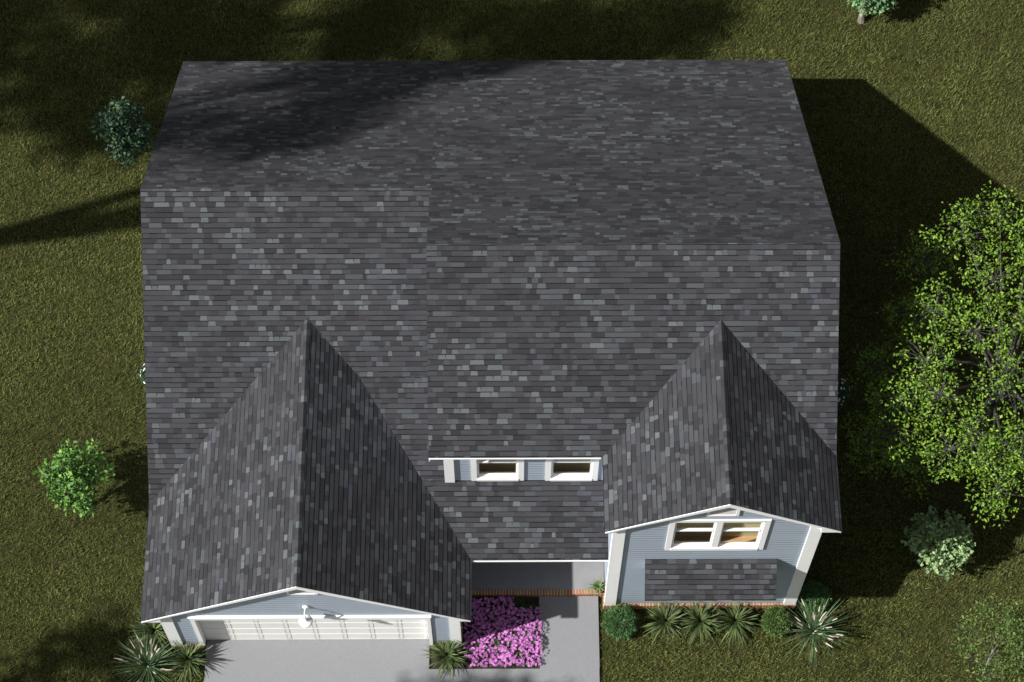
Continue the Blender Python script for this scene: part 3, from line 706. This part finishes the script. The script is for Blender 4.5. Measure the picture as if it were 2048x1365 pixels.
def bush(name, label, c, R, n, cols, wts, seed, group, leaf=.045, squash=.85):
    r = np.random.default_rng(seed); root = empty(name, (c[0], c[1], 0)); tag(root, label, 'bush', group)
    st = MB()
    for i in range(9):
        a = i * .698; q = np.array([c[0] + math.cos(a) * R * .55, c[1] + math.sin(a) * R * .55, R * 1.1]); b = np.array([c[0], c[1], 0.])
        st.tube([b, (b + q) / 2 + np.array([0, 0, .05]), q], [.014, .009, .004], 5, cap=False)
    st.build('stem', 'bark', root)
    d = rnd_dirs(r, n); lump = 1 + .10 * np.sin(d[:, 0] * 9 + seed) * np.sin(d[:, 1] * 8) + .07 * np.sin(d[:, 2] * 13 + d[:, 0] * 6)
    rr = R * (r.random(n) ** .28) * lump; P = d * rr[:, None] * np.array([1, 1, squash]) + np.array([c[0], c[1], R * squash * .95]); P[:, 2] = np.maximum(P[:, 2], .02)
    D = d + r.normal(size=(n, 3)) * .6; D[:, 2] += .2; N = rnd_dirs(r, n); N[:, 2] += .4
    leaf_mesh('foliage', P, D, N, leaf * r.uniform(.6, 1.4, n), .34, tint_arr(r, n, cols, wts, .3), root)
    return root
GB = ([(.065, .145, .045), (.11, .21, .07), (.03, .07, .024)], [.5, .2, .3]); GB2 = ([(.085, .145, .035), (.13, .20, .05), (.045, .08, .02)], [.5, .2, .3])
bg_ = 'round bushes in front of the right wing'
bush('round_bush', 'dark green round bush beside the walkway, left end of the bed', (2.44, -4.22), .37, 6500, *GB, 1, bg_)
bush('round_bush', 'lighter yellow-green round bush between spiky plant and plumed plant', (5.86, -4.22), .32, 5500, *GB2, 2, bg_)
bush('round_bush', 'shaded green bush behind the white plumes, round the right corner', (6.74, -3.66), .33, 5500, *GB, 3, bg_)

def white_bush(label, c, seed):
    r = np.random.default_rng(seed); root = bush('flowering_bush', label, c, .40, 2600, [(.03, .07, .03), (.045, .10, .04)], [.6, .4], seed, 'white flowering bushes beside the side walls', .06)
    fl = MB()
    for i in range(46):
        d = rnd_dirs(r, 1)[0]; d[2] = abs(d[2]); p = np.array([c[0], c[1], .36]) + d * .40 * np.array([1, 1, .9]); u = np.cross(d, [.3, .5, .2]); u /= np.linalg.norm(u); w = np.cross(d, u); s = r.uniform(.022, .034)
        for k in range(5):
            a = k * 1.2566; a2 = a + .62; a1 = a - .62
            fl.face([p, p + (u * math.cos(a1) + w * math.sin(a1)) * s * .7 + d * .008, p + (u * math.cos(a) + w * math.sin(a)) * s * 1.3 + d * .004, p + (u * math.cos(a2) + w * math.sin(a2)) * s * .7 + d * .008], (.72, .70, .66))
    fl.build('blossom', 'petal', root)
white_bush('white flowering bush half hidden under the left roof edge', (-8.10, 1.75), 41)
white_bush('white flowering bush in the shade beside the right roof edge', (7.45, 1.25), 42)

# potted plant on the porch corner
pp = (1.985, -3.43, .155); pot = empty('potted_plant', pp); tag(pot, 'spiky plant in a terracotta pot on the porch corner', 'potted plant')
pm = MB(); pm.lathe([(.0, .0), (.085, .0), (.125, .17), (.135, .20), (.12, .20), (.11, .165), (0, .16)], pp, 20); pm.build('pot', 'terracotta', pot, True)
ym = MB(); ry = np.random.default_rng(77)
for i in range(26):
    a = i * 2.4; e = ry.uniform(.35, 1.4); L = ry.uniform(.24, .40); d = np.array([math.cos(a), math.sin(a), 0.]); pr = np.array([-d[1], d[0], 0]); b = np.array(pp) + np.array([0, 0, .17]); prev = None
    for k in range(5):
        t = k / 4; c = b + d * L * t * math.cos(e) + np.array([0, 0, L * math.sin(e) * t - .10 * t * t]); w = .019 * (1 - t ** 1.5) + .001
        cur = (c - pr * w, c + pr * w)
        if prev: ym.face([prev[0], prev[1], cur[1], cur[0]], (.13 * ry.uniform(.7, 1.3), .20, .075))
        prev = cur
ym.build('leaves', 'leaf', pot)

# ------------------------------------------------------------------ pink flower carpet
def petunias():
    r = np.random.default_rng(9); n = 6500
    def hgt(x, y): return .17 + .045 * np.sin(x * 7 + 1) * np.sin(y * 6) + .03 * np.sin(x * 15 + y * 11)
    x = r.uniform(-1.02, .66, n); y = r.uniform(-5.16, -3.62, n)
    ok = ~((x < -.80) & (y < -4.95)) & ~((x > .35) & (y > -3.75)); x, y = x[ok], y[ok]; n = len(x)
    z = hgt(x, y) * r.uniform(.3, 1, n); P = np.stack([x, y, z], 1); D = rnd_dirs(r, n); D[:, 2] *= .5; N = rnd_dirs(r, n) * .5; N[:, 2] += 1
    f = leaf_mesh('flowers', P, D, N, r.uniform(.03, .06, n), .6, tint_arr(r, n, [(.03, .065, .012), (.07, .15, .02), (.015, .035, .008)], [.4, .18, .42]), None)
    f.data.materials.append(M['petal'])
    # blossoms
    m = 1500; bx = r.uniform(-1.0, .70, m); by = r.uniform(-5.18, -3.62, m); ok = ~((bx > .1) & (by > -3.85)) & ~((bx < -.86) & (by < -5.0)); bx, by = bx[ok], by[ok]; m = len(bx)
    Vs, Fs, Ts = [], [], []
    for i in range(m):
        c = np.array([bx[i], by[i], hgt(bx[i], by[i]) + r.uniform(-.02, .04)]); d = np.array([r.normal() * .35, r.normal() * .35 - .15, 1.]); d /= np.linalg.norm(d)
        u = np.cross(d, [.2, 1, .1]); u /= np.linalg.norm(u); w = np.cross(d, u); s = r.uniform(.021, .030); a0 = r.uniform(0, 6); col = np.array((.68, .24, .64)) * r.uniform(.75, 1.2); dkc = np.array((.16, .01, .10))
        def ang(a, q, h=0.): return c + (u * math.cos(a) + w * math.sin(a)) * q * s + d * h
        for k in range(5):
            a = a0 + k * 1.2566; i0 = len(Vs)
            Vs += [ang(a - .5, .25), ang(a - .36, .85, .006), ang(a, 1.25, .002), ang(a + .36, .85, .006), ang(a + .5, .25)]
            Fs.append((i0, i0 + 1, i0 + 2, i0 + 3, i0 + 4)); Ts.append(col)
        i0 = len(Vs); Vs += [ang(a0 + k * 1.2566 + .63, .36, .001) for k in range(5)]; Fs.append(tuple(range(i0, i0 + 5))); Ts.append(dkc)
    me = f.data; nv0, nf0, nl0 = len(me.vertices), len(me.polygons), len(me.loops)
    old = np.zeros(nf0 * 4, np.float32); me.attributes['tint'].data.foreach_get('color', old)
    me.vertices.add(len(Vs)); co = np.zeros((nv0 + len(Vs)) * 3, np.float32); me.vertices.foreach_get('co', co); co[nv0 * 3:] = np.array(Vs, np.float32).ravel(); me.vertices.foreach_set('co', co)
    me.loops.add(len(Fs) * 5); me.polygons.add(len(Fs))
    li = np.zeros(nl0 + len(Fs) * 5, np.int32); me.loops.foreach_get('vertex_index', li); li[nl0:] = (np.array(Fs) + nv0).ravel(); me.loops.foreach_set('vertex_index', li)
    ls = np.concatenate([np.arange(0, nf0 * 3, 3), nl0 + np.arange(0, len(Fs) * 5, 5)]).astype(np.int32); me.polygons.foreach_set('loop_start', ls)
    me.update(calc_edges=True)
    mi = np.zeros(nf0 + len(Fs), np.int32); mi[nf0:] = 1; me.polygons.foreach_set('material_index', mi)
    arr = np.ones((nf0 + len(Fs), 4), np.float32); arr[:nf0] = old.reshape(-1, 4); arr[nf0:, :3] = np.array(Ts); me.attributes['tint'].data.foreach_set('color', arr.ravel())
    me.update(); return f
tag(petunias(), 'dense bed of pink flowers between the garage and the walkway', 'flowers', kind='stuff')

for o in S.objects:
    if '_wl' in o: del o['_wl']
